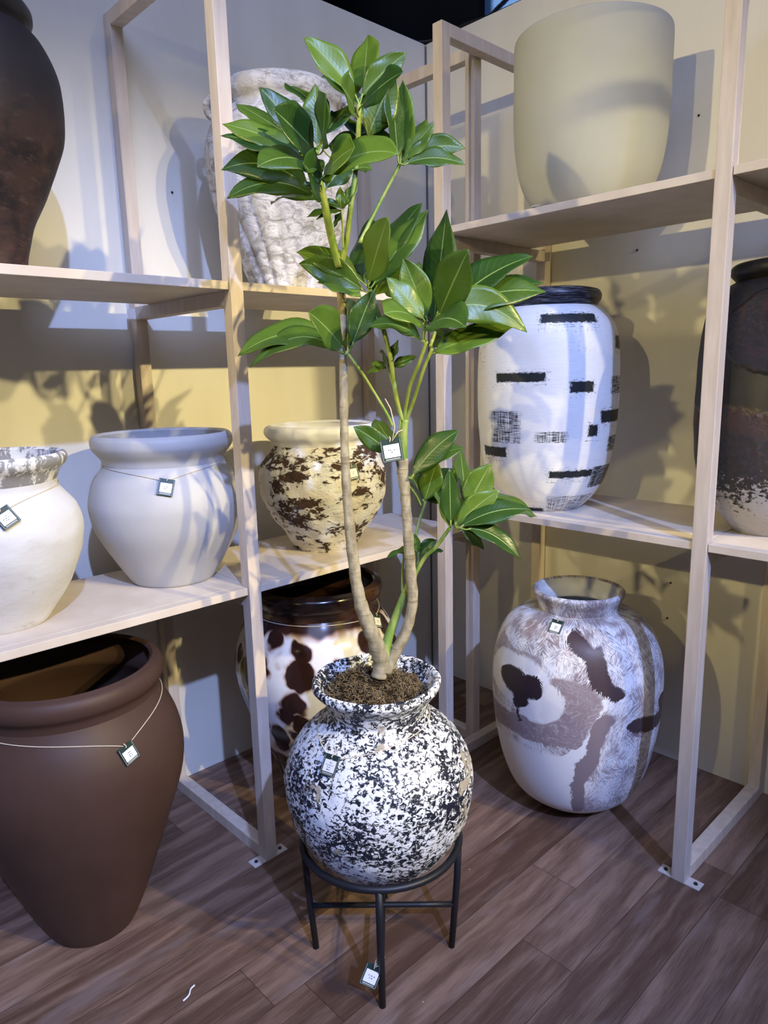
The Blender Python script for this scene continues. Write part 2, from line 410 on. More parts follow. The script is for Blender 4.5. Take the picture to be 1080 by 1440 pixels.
LEAVES=[
((-1.432,-1.119,2.063),(-1.466,-1.086,2.134),(-1.501,-1.052,2.171),(-0.473,-0.853,0.219),0.056),
((-1.400,-1.107,2.087),(-1.351,-1.063,2.160),(-1.316,-1.035,2.229),(-0.842,-0.072,0.535),0.072),
((-1.413,-1.109,2.067),(-1.378,-1.142,2.119),(-1.345,-1.173,2.148),(-0.686,-0.727,-0.005),0.047),
((-1.440,-1.138,2.035),(-1.454,-1.216,2.057),(-1.458,-1.273,2.057),(-0.876,0.191,0.443),0.072),
((-1.461,-1.146,2.028),(-1.514,-1.186,2.031),(-1.552,-1.212,2.029),(0.586,-0.806,0.082),0.072),
((-1.409,-1.085,2.069),(-1.384,-1.018,2.126),(-1.375,-0.965,2.155),(-0.211,-0.531,0.821),0.072),
((-1.397,-1.111,1.988),(-1.375,-1.131,2.060),(-1.355,-1.150,2.108),(-0.593,-0.803,-0.060),0.070),
((-1.392,-1.115,1.982),(-1.365,-1.128,2.000),(-1.339,-1.144,1.988),(-0.443,-0.693,0.569),0.043),
((-1.401,-1.093,2.058),(-1.365,-1.035,2.112),(-1.346,-0.993,2.151),(0.192,-0.724,0.662),0.072),
((-1.399,-1.081,2.002),(-1.368,-1.019,2.049),(-1.353,-0.972,2.081),(-0.031,-0.580,0.814),0.072),
((-1.515,-1.053,1.968),(-1.546,-1.023,2.033),(-1.578,-0.993,2.075),(-0.464,-0.861,0.208),0.053),
((-1.503,-1.037,1.964),(-1.511,-0.939,2.040),(-1.538,-0.852,2.090),(-0.181,-0.577,0.796),0.083),
((-1.533,-1.105,1.938),(-1.603,-1.129,1.965),(-1.656,-1.140,1.982),(0.304,-0.949,0.086),0.083),
((-1.506,-1.075,1.961),(-1.503,-1.071,2.020),(-1.500,-1.069,2.077),(-0.630,-0.773,0.075),0.051),
((-1.530,-1.122,1.941),(-1.568,-1.176,1.982),(-1.594,-1.213,2.001),(-0.853,0.499,-0.150),0.083),
((-1.476,-1.063,2.022),(-1.457,-0.990,2.100),(-1.456,-0.930,2.128),(-0.055,-0.620,0.783),0.083),
((-1.545,-1.066,1.942),(-1.597,-1.016,1.988),(-1.650,-0.966,2.002),(-0.394,-0.741,0.543),0.058),
((-1.541,-1.084,1.925),(-1.599,-1.028,1.970),(-1.658,-0.972,1.978),(-0.357,-0.677,0.644),0.062),
((-1.527,-1.083,1.867),(-1.588,-1.025,1.955),(-1.654,-0.963,1.922),(-0.568,-0.751,0.337),0.067),
((-1.527,-1.097,1.852),(-1.588,-1.038,1.920),(-1.654,-0.976,1.867),(-0.521,-0.620,0.586),0.063),
((-1.500,-1.067,1.857),(-1.492,-0.984,1.908),(-1.504,-0.912,1.883),(-0.499,-0.158,0.852),0.083),
((-1.540,-1.126,1.897),(-1.623,-1.138,1.930),(-1.690,-1.135,1.886),(-0.020,-0.634,0.773),0.083),
((-1.534,-1.118,1.887),(-1.551,-1.192,1.914),(-1.560,-1.245,1.912),(-0.899,0.253,0.358),0.083),
((-1.549,-1.132,1.879),(-1.536,-1.235,1.929),(-1.519,-1.312,1.898),(-0.768,-0.061,0.637),0.083),
((-1.497,-1.084,1.877),(-1.469,-1.097,1.923),(-1.444,-1.111,1.936),(-0.674,-0.681,0.286),0.050),
((-1.477,-1.062,1.991),(-1.415,-1.029,2.046),(-1.366,-1.015,2.085),(-0.589,-0.186,0.786),0.083),
((-1.448,-1.117,1.917),(-1.427,-1.123,1.930),(-1.408,-1.132,1.925),(-0.344,-0.510,0.788),0.050),
((-1.500,-1.068,1.902),(-1.483,-0.992,1.952),(-1.484,-0.931,1.982),(-0.268,-0.462,0.845),0.083),
((-1.528,-1.110,1.876),(-1.582,-1.150,1.881),(-1.620,-1.174,1.888),(0.571,-0.821,0.031),0.083),
((-1.455,-1.069,1.947),(-1.383,-1.046,2.010),(-1.323,-1.042,2.035),(-0.492,-0.288,0.822),0.083),
((-1.341,-1.149,1.945),(-1.346,-1.145,2.034),(-1.351,-1.140,2.102),(0.114,-0.991,0.066),0.062),
((-1.314,-1.134,1.953),(-1.313,-1.135,2.025),(-1.311,-1.137,2.105),(-0.993,-0.117,0.019),0.060),
((-1.328,-1.149,1.945),(-1.301,-1.168,1.992),(-1.276,-1.189,2.021),(-0.827,-0.462,0.320),0.041),
((-1.325,-1.151,1.945),(-1.280,-1.194,1.994),(-1.235,-1.237,1.975),(-0.704,-0.702,0.107),0.047),
((-1.333,-1.158,1.939),(-1.287,-1.201,1.966),(-1.243,-1.243,1.941),(-0.596,-0.617,0.513),0.045),
((-1.306,-1.128,1.989),(-1.244,-1.096,2.040),(-1.196,-1.080,2.068),(-0.604,0.082,0.793),0.068),
((-1.460,-1.092,1.841),(-1.485,-1.068,1.847),(-1.510,-1.044,1.831),(-0.533,-0.405,0.743),0.025),
((-1.461,-1.091,1.839),(-1.479,-1.074,1.841),(-1.497,-1.057,1.825),(-0.646,-0.399,0.650),0.019),
((-1.459,-1.093,1.844),(-1.473,-1.077,1.862),(-1.489,-1.061,1.856),(-0.555,-0.708,0.436),0.017),
((-1.458,-1.094,1.845),(-1.450,-1.101,1.869),(-1.442,-1.109,1.889),(-0.850,-0.511,0.128),0.018),
((-1.460,-1.092,1.844),(-1.459,-1.090,1.865),(-1.459,-1.089,1.886),(-0.661,-0.747,0.066),0.018),
((-1.460,-1.092,1.838),(-1.464,-1.084,1.826),(-1.468,-1.077,1.810),(-0.963,-0.074,0.259),0.017),
((-1.455,-1.096,1.846),(-1.445,-1.106,1.873),(-1.434,-1.116,1.894),(-0.924,-0.074,0.375),0.021),
((-1.410,-1.098,1.695),(-1.457,-1.053,1.759),(-1.506,-1.006,1.762),(-0.439,-0.782,0.443),0.055),
((-1.413,-1.109,1.674),(-1.461,-1.063,1.730),(-1.510,-1.017,1.736),(-0.715,-0.694,-0.086),0.054),
((-1.423,-1.113,1.658),(-1.451,-1.076,1.696),(-1.482,-1.039,1.697),(-0.305,-0.620,0.723),0.048),
((-1.429,-1.135,1.684),(-1.458,-1.199,1.748),(-1.474,-1.244,1.793),(-0.959,0.194,-0.206),0.079),
((-1.401,-1.107,1.687),(-1.358,-1.147,1.794),(-1.318,-1.185,1.850),(-0.907,-0.096,0.411),0.075),
((-1.410,-1.126,1.681),(-1.366,-1.167,1.763),(-1.324,-1.207,1.830),(-0.893,-0.191,0.407),0.072),
((-1.371,-1.094,1.681),(-1.290,-1.079,1.755),(-1.222,-1.084,1.813),(-0.658,-0.071,0.749),0.079),
((-1.378,-1.101,1.665),(-1.312,-1.073,1.716),(-1.258,-1.063,1.756),(-0.504,-0.329,0.799),0.079),
((-1.380,-1.071,1.708),(-1.329,-1.028,1.778),(-1.293,-1.002,1.851),(-0.859,0.018,0.511),0.079),
((-1.377,-1.074,1.695),(-1.359,-1.000,1.753),(-1.360,-0.939,1.772),(-0.151,-0.475,0.867),0.079),
((-1.463,-1.075,1.546),(-1.537,-1.004,1.630),(-1.617,-0.929,1.553),(-0.442,-0.498,0.746),0.076),
((-1.474,-1.092,1.541),(-1.539,-1.030,1.627),(-1.610,-0.962,1.530),(-0.450,-0.406,0.795),0.068),
((-1.476,-1.104,1.549),(-1.544,-1.130,1.597),(-1.595,-1.143,1.617),(0.322,-0.946,0.032),0.076),
((-1.450,-1.087,1.552),(-1.406,-1.038,1.605),(-1.375,-1.006,1.662),(-0.830,0.009,0.558),0.076),
((-1.457,-1.109,1.556),(-1.438,-1.124,1.618),(-1.420,-1.139,1.667),(-0.649,-0.761,0.003),0.050),
((-1.443,-1.066,1.546),(-1.429,-0.988,1.602),(-1.435,-0.922,1.595),(-0.210,-0.302,0.930),0.076),
((-1.440,-1.083,1.555),(-1.384,-1.045,1.595),(-1.341,-1.025,1.637),(-0.641,0.008,0.767),0.076),
((-1.326,-1.233,1.589),(-1.315,-1.243,1.707),(-1.305,-1.253,1.818),(-0.992,0.078,0.101),0.088),
((-1.378,-1.294,1.605),(-1.405,-1.359,1.673),(-1.420,-1.406,1.716),(-0.951,0.058,-0.304),0.079),
((-1.332,-1.241,1.599),(-1.259,-1.310,1.708),(-1.189,-1.378,1.731),(-0.739,-0.143,0.658),0.089),
((-1.306,-1.238,1.605),(-1.229,-1.311,1.686),(-1.153,-1.384,1.681),(-0.577,-0.189,0.794),0.082),
((-1.343,-1.258,1.606),(-1.263,-1.334,1.680),(-1.185,-1.409,1.661),(-0.617,-0.400,0.677),0.082),
((-1.376,-1.268,1.592),(-1.307,-1.334,1.684),(-1.237,-1.400,1.589),(-0.675,-0.714,0.184),0.069),
((-1.348,-1.239,1.531),(-1.285,-1.299,1.571),(-1.223,-1.358,1.586),(-0.644,-0.367,0.671),0.066),
((-1.350,-1.238,1.604),(-1.367,-1.221,1.679),(-1.384,-1.205,1.728),(-0.745,-0.667,-0.030),0.056),
((-1.368,-1.248,1.602),(-1.392,-1.218,1.659),(-1.417,-1.190,1.691),(-0.480,-0.831,0.281),0.048),
((-1.389,-1.256,1.598),(-1.463,-1.276,1.628),(-1.518,-1.285,1.612),(0.219,-0.606,0.765),0.079),
((-1.412,-1.289,1.579),(-1.432,-1.361,1.620),(-1.441,-1.414,1.584),(-0.575,0.168,0.801),0.079),
((-1.355,-1.233,1.556),(-1.392,-1.191,1.619),(-1.432,-1.149,1.598),(-0.217,-0.591,0.777),0.048),
((-1.329,-1.216,1.612),(-1.311,-1.142,1.663),(-1.314,-1.079,1.691),(-0.152,-0.480,0.864),0.079),
((-1.330,-1.229,1.547),(-1.245,-1.219,1.576),(-1.173,-1.227,1.580),(-0.189,-0.354,0.916),0.079),
((-1.329,-1.216,1.601),(-1.300,-1.153,1.635),(-1.290,-1.102,1.658),(0.030,-0.452,0.892),0.079),
((-1.322,-1.209,1.594),(-1.278,-1.160,1.664),(-1.252,-1.124,1.738),(0.155,-0.882,0.446),0.079),
((-1.378,-1.142,1.509),(-1.370,-1.150,1.540),(-1.362,-1.157,1.565),(-0.964,-0.077,0.255),0.022),
((-1.376,-1.144,1.507),(-1.355,-1.164,1.522),(-1.335,-1.183,1.530),(-0.731,-0.513,0.450),0.022),
((-1.379,-1.141,1.509),(-1.348,-1.102,1.528),(-1.329,-1.075,1.546),(0.376,-0.659,0.651),0.032),
((-1.382,-1.139,1.506),(-1.394,-1.123,1.514),(-1.408,-1.107,1.497),(-0.725,-0.451,0.520),0.019),
((-1.382,-1.139,1.508),(-1.391,-1.125,1.519),(-1.401,-1.112,1.518),(-0.460,-0.583,0.670),0.019),
((-1.395,-1.167,1.312),(-1.425,-1.139,1.353),(-1.454,-1.111,1.375),(-0.651,-0.756,0.063),0.042),
((-1.372,-1.148,1.328),(-1.340,-1.087,1.352),(-1.325,-1.041,1.380),(0.063,-0.459,0.886),0.058),
((-1.373,-1.202,1.258),(-1.335,-1.238,1.336),(-1.298,-1.273,1.361),(-0.854,-0.379,0.357),0.053),
((-1.357,-1.190,1.255),(-1.315,-1.229,1.321),(-1.275,-1.268,1.322),(-0.697,-0.136,0.704),0.048),
((-1.300,-1.175,1.190),(-1.289,-1.185,1.237),(-1.279,-1.195,1.282),(-0.761,-0.648,0.032),0.051),
((-1.297,-1.178,1.190),(-1.223,-1.158,1.223),(-1.162,-1.156,1.249),(-0.141,-0.781,0.609),0.058),
((-1.302,-1.173,1.194),(-1.264,-1.118,1.220),(-1.243,-1.077,1.240),(0.174,-0.514,0.840),0.054),
((-1.281,-1.165,1.186),(-1.259,-1.178,1.206),(-1.238,-1.192,1.211),(-0.607,-0.753,0.253),0.038),
((-1.318,-1.268,1.144),(-1.275,-1.218,1.173),(-1.249,-1.182,1.212),(0.396,-0.748,0.533),0.068),
((-1.330,-1.284,1.155),(-1.331,-1.284,1.202),(-1.332,-1.283,1.273),(-0.418,-0.909,0.007),0.042),
((-1.259,-1.269,1.185),(-1.212,-1.223,1.243),(-1.183,-1.190,1.298),(0.235,-0.863,0.446),0.068),
((-1.273,-1.283,1.182),(-1.253,-1.300,1.238),(-1.233,-1.317,1.280),(-0.789,-0.603,0.116),0.059),
((-1.308,-1.278,1.145),(-1.273,-1.311,1.198),(-1.239,-1.343,1.224),(-0.777,-0.605,0.174),0.049),
((-1.317,-1.297,1.146),(-1.262,-1.349,1.199),(-1.208,-1.401,1.187),(-0.584,-0.322,0.745),0.057),
((-1.231,-1.310,1.179),(-1.139,-1.306,1.186),(-1.059,-1.321,1.140),(0.147,-0.571,0.807),0.068),
((-1.313,-1.314,1.145),(-1.272,-1.354,1.154),(-1.229,-1.394,1.084),(-0.212,-0.722,0.658),0.046),
((-1.306,-1.293,1.139),(-1.282,-1.305,1.137),(-1.259,-1.318,1.095),(-0.080,-0.901,0.426),0.041),
((-1.270,-1.245,1.132),(-1.206,-1.215,1.162),(-1.157,-1.201,1.201),(-0.589,0.373,0.717),0.068),
((-1.333,-1.172,1.078),(-1.355,-1.150,1.081),(-1.379,-1.128,1.062),(-0.414,-0.104,0.904),0.024),
((-1.324,-1.180,1.062),(-1.310,-1.193,1.091),(-1.297,-1.206,1.100),(-0.783,-0.603,0.153),0.029),
((-1.328,-1.176,1.069),(-1.329,-1.173,1.093),(-1.330,-1.170,1.114),(-0.702,-0.710,0.054),0.020),
((-1.305,-1.197,1.068),(-1.292,-1.205,1.073),(-1.280,-1.214,1.072),(-0.266,-0.236,0.935),0.017),
]
STEMS=[
('trunk',[(-1.421,-1.129,0.768,0.0191),(-1.416,-1.133,0.808,0.0207),(-1.433,-1.131,0.867,0.0188),(-1.456,-1.123,0.932,0.0169),(-1.467,-1.113,0.996,0.0142),(-1.473,-1.107,1.083,0.0132),(-1.478,-1.102,1.184,0.0115),(-1.480,-1.100,1.283,0.0105),(-1.474,-1.093,1.379,0.0096),(-1.459,-1.079,1.474,0.0097),(-1.439,-1.056,1.545,0.0089),(-1.428,-1.046,1.633,0.0097),(-1.432,-1.049,1.694,0.0096),(-1.454,-1.070,1.736,0.0094)]),
('trunk',[(-1.410,-1.139,0.780,0.0156),(-1.386,-1.148,0.822,0.0148),(-1.366,-1.168,0.876,0.0129),(-1.352,-1.180,0.948,0.0128),(-1.354,-1.179,1.019,0.0127),(-1.364,-1.183,1.109,0.0125),(-1.367,-1.180,1.194,0.0116),(-1.370,-1.177,1.252,0.0131),(-1.373,-1.174,1.302,0.0147)]),
('branch',[(-1.411,-1.138,0.808,0.0138),(-1.390,-1.131,0.855,0.0122),(-1.369,-1.137,0.906,0.0104),(-1.353,-1.152,0.963,0.0086),(-1.337,-1.167,1.016,0.0060)]),
('branch',[(-1.373,-1.174,1.294,0.0147),(-1.371,-1.176,1.343,0.0114),(-1.366,-1.181,1.391,0.0081)]),
('branch',[(-1.453,-1.071,1.728,0.0094),(-1.477,-1.076,1.785,0.0085),(-1.510,-1.100,1.834,0.0082),(-1.518,-1.092,1.895,0.0074)]),
('branch',[(-1.451,-1.073,1.727,0.0071),(-1.447,-1.090,1.778,0.0062),(-1.445,-1.106,1.849,0.0058),(-1.436,-1.115,1.920,0.0054),(-1.430,-1.120,1.989,0.0052),(-1.428,-1.123,2.047,0.0052)]),
('stem',[(-1.419,-1.103,1.777,0.0047),(-1.380,-1.112,1.844,0.0041),(-1.351,-1.126,1.899,0.0039),(-1.331,-1.145,1.945,0.0039)]),
('stem',[(-1.459,-1.093,1.762,0.0025),(-1.459,-1.093,1.806,0.0021),(-1.460,-1.092,1.842,0.0020)]),
('stem',[(-1.370,-1.178,1.388,0.0058),(-1.379,-1.168,1.439,0.0058),(-1.381,-1.153,1.526,0.0054),(-1.387,-1.133,1.605,0.0054),(-1.397,-1.124,1.643,0.0051),(-1.406,-1.115,1.683,0.0051)]),
('stem',[(-1.368,-1.179,1.388,0.0048),(-1.372,-1.203,1.463,0.0041),(-1.372,-1.231,1.513,0.0040),(-1.366,-1.250,1.561,0.0040)]),
('stem',[(-1.365,-1.182,1.388,0.0048),(-1.365,-1.210,1.439,0.0038),(-1.365,-1.237,1.498,0.0037),(-1.357,-1.258,1.546,0.0037)]),
('stem',[(-1.387,-1.161,1.376,0.0039),(-1.397,-1.151,1.408,0.0032),(-1.426,-1.124,1.477,0.0032),(-1.440,-1.111,1.507,0.0032),(-1.457,-1.094,1.541,0.0032)]),
('stem',[(-1.376,-1.172,1.359,0.0032),(-1.374,-1.174,1.423,0.0026),(-1.379,-1.155,1.471,0.0023),(-1.378,-1.142,1.508,0.0023)]),
('stem',[(-1.298,-1.177,1.190,0.0037),(-1.306,-1.169,1.157,0.0034),(-1.323,-1.167,1.107,0.0038),(-1.337,-1.168,1.031,0.0043)]),
('stem',[(-1.316,-1.270,1.144,0.0042),(-1.326,-1.233,1.092,0.0047),(-1.333,-1.199,1.057,0.0051),(-1.355,-1.164,0.977,0.0055)]),
('stem',[(-1.355,-1.150,0.969,0.0035),(-1.354,-1.151,1.031,0.0027),(-1.348,-1.157,1.102,0.0024)]),
('stem',[(-1.345,-1.160,0.995,0.0031),(-1.329,-1.175,1.039,0.0026),(-1.326,-1.177,1.071,0.0026)]),
('stem',[(-1.456,-1.095,1.541,0.0048),(-1.463,-1.089,1.541,0.0048)]),
('stem',[(-1.365,-1.182,1.257,0.0039),(-1.364,-1.197,1.258,0.0036)]),
('stem',[(-1.366,-1.182,1.244,0.0033),(-1.329,-1.175,1.210,0.0030),(-1.306,-1.169,1.180,0.0031)]),
('stem',[(-1.507,-1.075,1.951,0.0030),(-1.470,-1.054,1.997,0.0030),(-1.460,-1.051,2.035,0.0023)]),
('stem',[(-1.361,-1.255,1.549,0.0037),(-1.345,-1.256,1.583,0.0037),(-1.345,-1.256,1.609,0.0031)]),
('stem',[(-1.368,-1.248,1.552,0.0037),(-1.363,-1.239,1.576,0.0037),(-1.361,-1.241,1.603,0.0031)]),
('stem',[(-1.308,-1.278,1.150,0.0033),(-1.267,-1.276,1.177,0.0033),(-1.227,-1.313,1.182,0.0027)]),
('stem',[(-1.430,-1.120,1.975,0.0030),(-1.408,-1.114,1.982,0.0030),(-1.392,-1.115,1.986,0.0024)]),
]
# ------------------------------------------------------------------ the setting
ZW = 2.886
def setting(name, c, s, mat, bevel=.002):
    return box_obj(name, c, s, mat, None, bevel, kind='structure')
setting('floor', (-2.2, -2.6, -.05), (5.6, 6.4, .1), M_floor, 0)
WL = setting('wall_left', (-2.45, .03, ZW/2), (4.9, .06, ZW), M_wall)
WR = setting('wall_right', (.03, -2.2, ZW/2), (.06, 4.4, ZW), M_wall)
setting('gap_shade_strip_1', (-.004, -.004, ZW/2), (.006, .006, ZW-.02), flat('seam_shadow_gap', (.16, .15, .14), .8), 0)  # dark strip painted as the shade of the open corner gap
setting('void_sheet_back', (-1.6, 1.35, 3.4), (9.0, .06, 6.8), M_black, 0)  # added black sheet that hides the sky, standing in for the dark void
setting('void_sheet_side', (1.62, 1.175, 3.4), (.06, .39, 6.8), M_black, 0)  # second added black sheet for the void, beside the blue panel
setting('wall_far', (1.93, -1.4, 3.6), (.06, 5.5, 7.2), M_blue, 0)
def screws(parent, pts, axis):
    for p in pts:
        bm = bmesh.new()
        bmesh.ops.create_cone(bm, cap_ends=True, segments=12, radius1=.0045, radius2=.003, depth=.004)
        R = Matrix.Rotation(PI/2, 4, 'X') if axis == 'y' else Matrix.Rotation(-PI/2, 4, 'Y')
        bmesh.ops.transform(bm, matrix=Matrix.Translation(p) @ R, verts=bm.verts)
        o = mesh_obj('screw', bm, M_screw, None, smooth=False)
        o.parent = parent; o.matrix_parent_inverse = parent.matrix_world.inverted()
bpy.context.view_layer.update()
screws(WL, [(-1.262, -.002, 2.105), (-.05, -.002, 2.47), (-.05, -.002, 1.97), (-.05, -.002, 1.5)], 'y')
screws(WR, [(-.002, -.05, 1.97), (-.002, -.05, 1.5), (-.002, -1.215, 2.30), (-.002, -1.21, .70), (-.002, -1.205, .56), (-.002, -1.02, 1.905), (-.002, -1.2, .3)], 'x')
def cable(name, pts, r, label):
    o = tube_obj(name, [(*p, r) for p in catmull(pts, 6)], M_cable, None, 8, label=label, cat='cable'); return o
cable('power_cable', [(-.10, .02, ZW+.006), (-.03, .01, ZW+.006), (.02, -.06, ZW+.012), (.015, -.2, ZW+.016), (.02, -.34, ZW+.008), (.02, -.55, ZW+.006)], .006,
      'black cable lying along the wall top at the corner of the booth')
cable('power_cable', [(1.891, 1.24, 3.83), (1.891, 1.12, 3.92), (1.891, 1.0, 3.97), (1.891, .85, 4.02), (1.891, .6, 4.03)], .010,
      'dark cable running across the blue panel behind the right wall')

# ------------------------------------------------------------------ display racks
PW = .04; ZT = 2.584; TH = .022
def rack(name, label, along, fr, front, back, shelves, visible_plate):
    """fr: frame positions along the wall; front/back: distances of posts from the wall (negative)"""
    t = empty(name, ((fr[0]+fr[-1])/2, (front+back)/2, 0) if along == 'x' else ((front+back)/2, (fr[0]+fr[-1])/2, 0), 0, label=label, cat='shelving rack')
    inv = Matrix.Translation(-Vector(t.location))
    def P(a, d, z): return (a, d, z) if along == 'x' else (d, a, z)
    def bx(nm, lo, hi, mat, bev=.002, extra=None):
        bm = bmesh.new()
        for l, h in [(lo, hi)] + (extra or []):
            l, h = P(*l), P(*h)
            add_box(bm, [(l[i]+h[i])/2 for i in range(3)], [abs(h[i]-l[i]) for i in range(3)], None, bev)
        bmesh.ops.transform(bm, matrix=inv, verts=bm.verts)
        return mesh_obj(nm, bm, mat, t, smooth=False)
    h = PW/2
    for a in fr:
        fp = bx('post', (a-h, front-h, 0), (a+h, front+h, ZT), M_post)
        bx('post', (a-h, back-h, 0), (a+h, back+h, ZT), M_post)
        for zc in [h, ZT-h] + [z-TH-h for z in shelves]:
            bx('crossbar', (a-h, front+h, zc-h), (a+h, back-h, zc+h), M_post)
        # bolted foot plate
        pl = bx('foot_plate', (a-.062, front-.019, 0), (a+.062, front+.019, .004), M_plate, .001)
        for s in (-1, 1):
            bm = bmesh.new(); bmesh.ops.create_cone(bm, cap_ends=True, segments=14, radius1=.0065, radius2=.005, depth=.005)
            bmesh.ops.transform(bm, matrix=inv @ Matrix.Translation(P(a+s*.045, front, .006)), verts=bm.verts)
            mesh_obj('screw', bm, M_screw, pl, smooth=False)
        for z in shelves:                                # small angle bracket at the wall end of each bar
            b = bx('bracket', (a-h-.026, back-h-.002, z-TH-.040), (a-h, back-h+.002, z-TH-.006), M_plate, .001)
    for z in shelves:
        for a, b in zip(fr[:-1], fr[1:]):
            bx('shelf', (a+.001, front+h+.001, z-TH), (b-.001, -.14, z), M_board, .0015,
               [((a+h+.002, front-.014, z-TH), (b-h-.002, front+h+.001, z))])
    return t
ZLU, ZLM, ZRU, ZRM = 1.745, .894, 1.966, 1.028
rack('display_rack', 'beige steel rack with cream shelves along the left wall', 'x', [-2.45, -1.43, -.411], -.600, -.025, [ZLU, ZLM], True)
rack('display_rack', 'beige steel rack with cream shelves along the right wall', 'y', [-2.49, -1.564, -.642], -.623, -.025, [ZRU, ZRM], True)

# ------------------------------------------------------------------ pots
def camdir(x, y): return math.atan2(CAM.y-y, CAM.x-x)
def lathe_bm(prof, th0, seg=128, sub=6, disp=None):
    """prof: (r,z) list, smooth through the points"""
    pts = catmull([(r, z, 0) for r, z in prof], sub)
    bm = bmesh.new(); uvl = bm.loops.layers.uv.new('UVMap'); rows = []
    for p in pts:
        row = []
        for k in range(seg):
            a = 2*PI*k/seg - PI                      # a = 0 faces the camera side
            r = max(.0005, p.x); z = p.y
            if disp: r += disp(a, z, r)
            row.append(bm.verts.new((r*math.cos(a+th0), r*math.sin(a+th0), z)))
        rows.append(row)
    for i in range(len(rows)-1):
        for k in range(seg):
            k2 = (k+1) % seg
            f = bm.faces.new((rows[i][k], rows[i][k2], rows[i+1][k2], rows[i+1][k]))
            us = [k, k+1, k+1, k]
            for l, u in zip(f.loops, us):
                l[uvl].uv = ((u/seg*360-180)/90.0, l.vert.co.z)
    if pts[0].x > .002 and pts[0].y < .05:
        bm.faces.new(list(reversed(rows[0])))
    return bm
def pot(name, label, cat, x, y, z, prof, mat, rim=None, rim_mat=None, thick=.016, depth=.6, disp=None, inner_mat=None, group=None, rim_name='rim'):
    """prof: outer body from base up; rim: continues to the lip; the inside wall closes it"""
    th0 = camdir(x, y)
    t = empty(name, (x, y, z), 0, label=label, cat=cat, group=group)
    full = list(prof) + list(rim or [])
    H = full[-1][1]
    inner = []
    lip = full[-1]
    for r, zz in reversed(full[:-1]):
        if zz > H*(1-depth): inner.append((max(.03, r-thick*1.15), zz))
    inner = [q for i, q in enumerate(inner) if i == 0 or q[1] < inner[i-1][1]-.004]
    floor_r = inner[-1][0]; fz = inner[-1][1]-.015
    inner = [(lip[0]-thick*.9, lip[1]-.004)] + [q for q in inner if q[1] < lip[1]-.016] + [(floor_r*.8, fz-.01), (.002, fz-.012)]
    if rim:
        b = mesh_obj('body', lathe_bm(list(prof) + [rim[0]], th0, disp=disp), mat, t)
        r_ = mesh_obj(rim_name, lathe_bm(list(rim) + [(lip[0]-thick*.4, lip[1]+.002)] + inner[:1], th0, disp=disp), rim_mat or mat, t)
        mesh_obj('inner_wall', lathe_bm(inner, th0), inner_mat or rim_mat or mat, t)
    else:
        b = mesh_obj('body', lathe_bm(full + [(lip[0]-thick*.4, lip[1]+.002)] + inner, th0, disp=disp), mat, t)
    return t
def rough_disp(amp, sc, seed=0):
    def f(a, z, r):
        return amp*noise.fractal(Vector((math.cos(a)*r*sc+seed, math.sin(a)*r*sc, z*sc)), 1.0, 2.0, 3)
    return f
def rib_disp(a, z, r):
    w = min(1.0, max(0.0, (.50-z)/.12))*min(1, max(0, z/.02))
    k = (a + z*.55)*19/2
    return -.014*w*(1-abs(math.sin(k)))**2 + .0015*noise.noise(Vector((math.cos(a)*5, math.sin(a)*5, z*16)))

# profiles ---------------------------------------------------------
PA = [(.085, .268), (.125, .282), (.165, .318), (.198, .365), (.222, .42), (.234, .48), (.233, .535), (.212, .59), (.172, .638), (.134, .662), (.122, .68)]
PA_R = [(.122, .69), (.131, .718), (.148, .738), (.157, .752), (.154, .764)]
PB = [(.112, 0), (.128, .03), (.158, .10), (.203, .224), (.25, .354), (.276, .44), (.283, .51), (.275, .57), (.258, .62), (.236, .662)]
PB_R = [(.228, .680), (.232, .700), (.244, .718), (.247, .738), (.240, .756), (.226, .764)]
PC = [(.125, 0), (.137, .03), (.172, .148), (.225, .27), (.268, .386), (.288, .48), (.286, .55), (.262, .63), (.225, .69)]
PC_R = [(.214, .708), (.216, .725), (.228, .745), (.236, .765), (.232, .785), (.218, .794)]
PD = [(.088, 0), (.105, .01), (.16, .045), (.205, .085), (.236, .15), (.258, .23), (.274, .33), (.281, .43), (.279, .52), (.262, .60), (.232, .66), (.185, .695), (.142, .706)]
PD_R = [(.131, .712), (.136, .735), (.146, .755), (.150, .768), (.146, .775)]
PE = [(.115, 0), (.128, .008), (.177, .063), (.213, .155), (.23, .285), (.2335, .40), (.231, .50), (.222, .58), (.198, .628), (.172, .655)]
PE_R = [(.156, .664), (.158, .672), (.166, .684), (.168, .700), (.160, .714), (.146, .718)]
PH = [(.088, 0), (.10, .012), (.152, .075), (.194, .167), (.208, .28), (.209, .42), (.205, .53), (.19, .61), (.16, .66), (.135, .68)]
PH_R = [(.122, .686), (.127, .692), (.138, .705), (.137, .722), (.125, .732), (.11, .734)]
PK = [(.098, 0), (.113, .018), (.158, .086), (.19, .154), (.205, .21), (.207, .25), (.195, .295), (.168, .332), (.158, .345)]
PK_R = [(.157, .362), (.168, .385), (.184, .402), (.188, .418), (.182, .428)]
PL = [(.116, 0), (.128, .012), (.172, .086), (.210, .16), (.2235, .22), (.222, .26), (.207, .305), (.186, .338)]
PL_R = [(.174, .357), (.178, .375), (.194, .395), (.2025, .412), (.2015, .432), (.193, .442)]
PM = [(.105, 0), (.112, .012), (.15, .072), (.185, .12), (.2135, .186), (.221, .24), (.2165, .28), (.198, .32), (.174, .352)]
PM_R = [(.165, .366), (.170, .378), (.186, .394), (.192, .410), (.189, .426), (.180, .432)]
PI_ = [(.09, 0), (.094, .04), (.103, .076), (.12, .128), (.147, .184), (.178, .252), (.204, .319), (.213, .385), (.208, .464), (.185, .526), (.164, .552)]
PI_R = [(.146, .562), (.15, .568), (.162, .582), (.163, .602), (.152, .618), (.135, .622)]
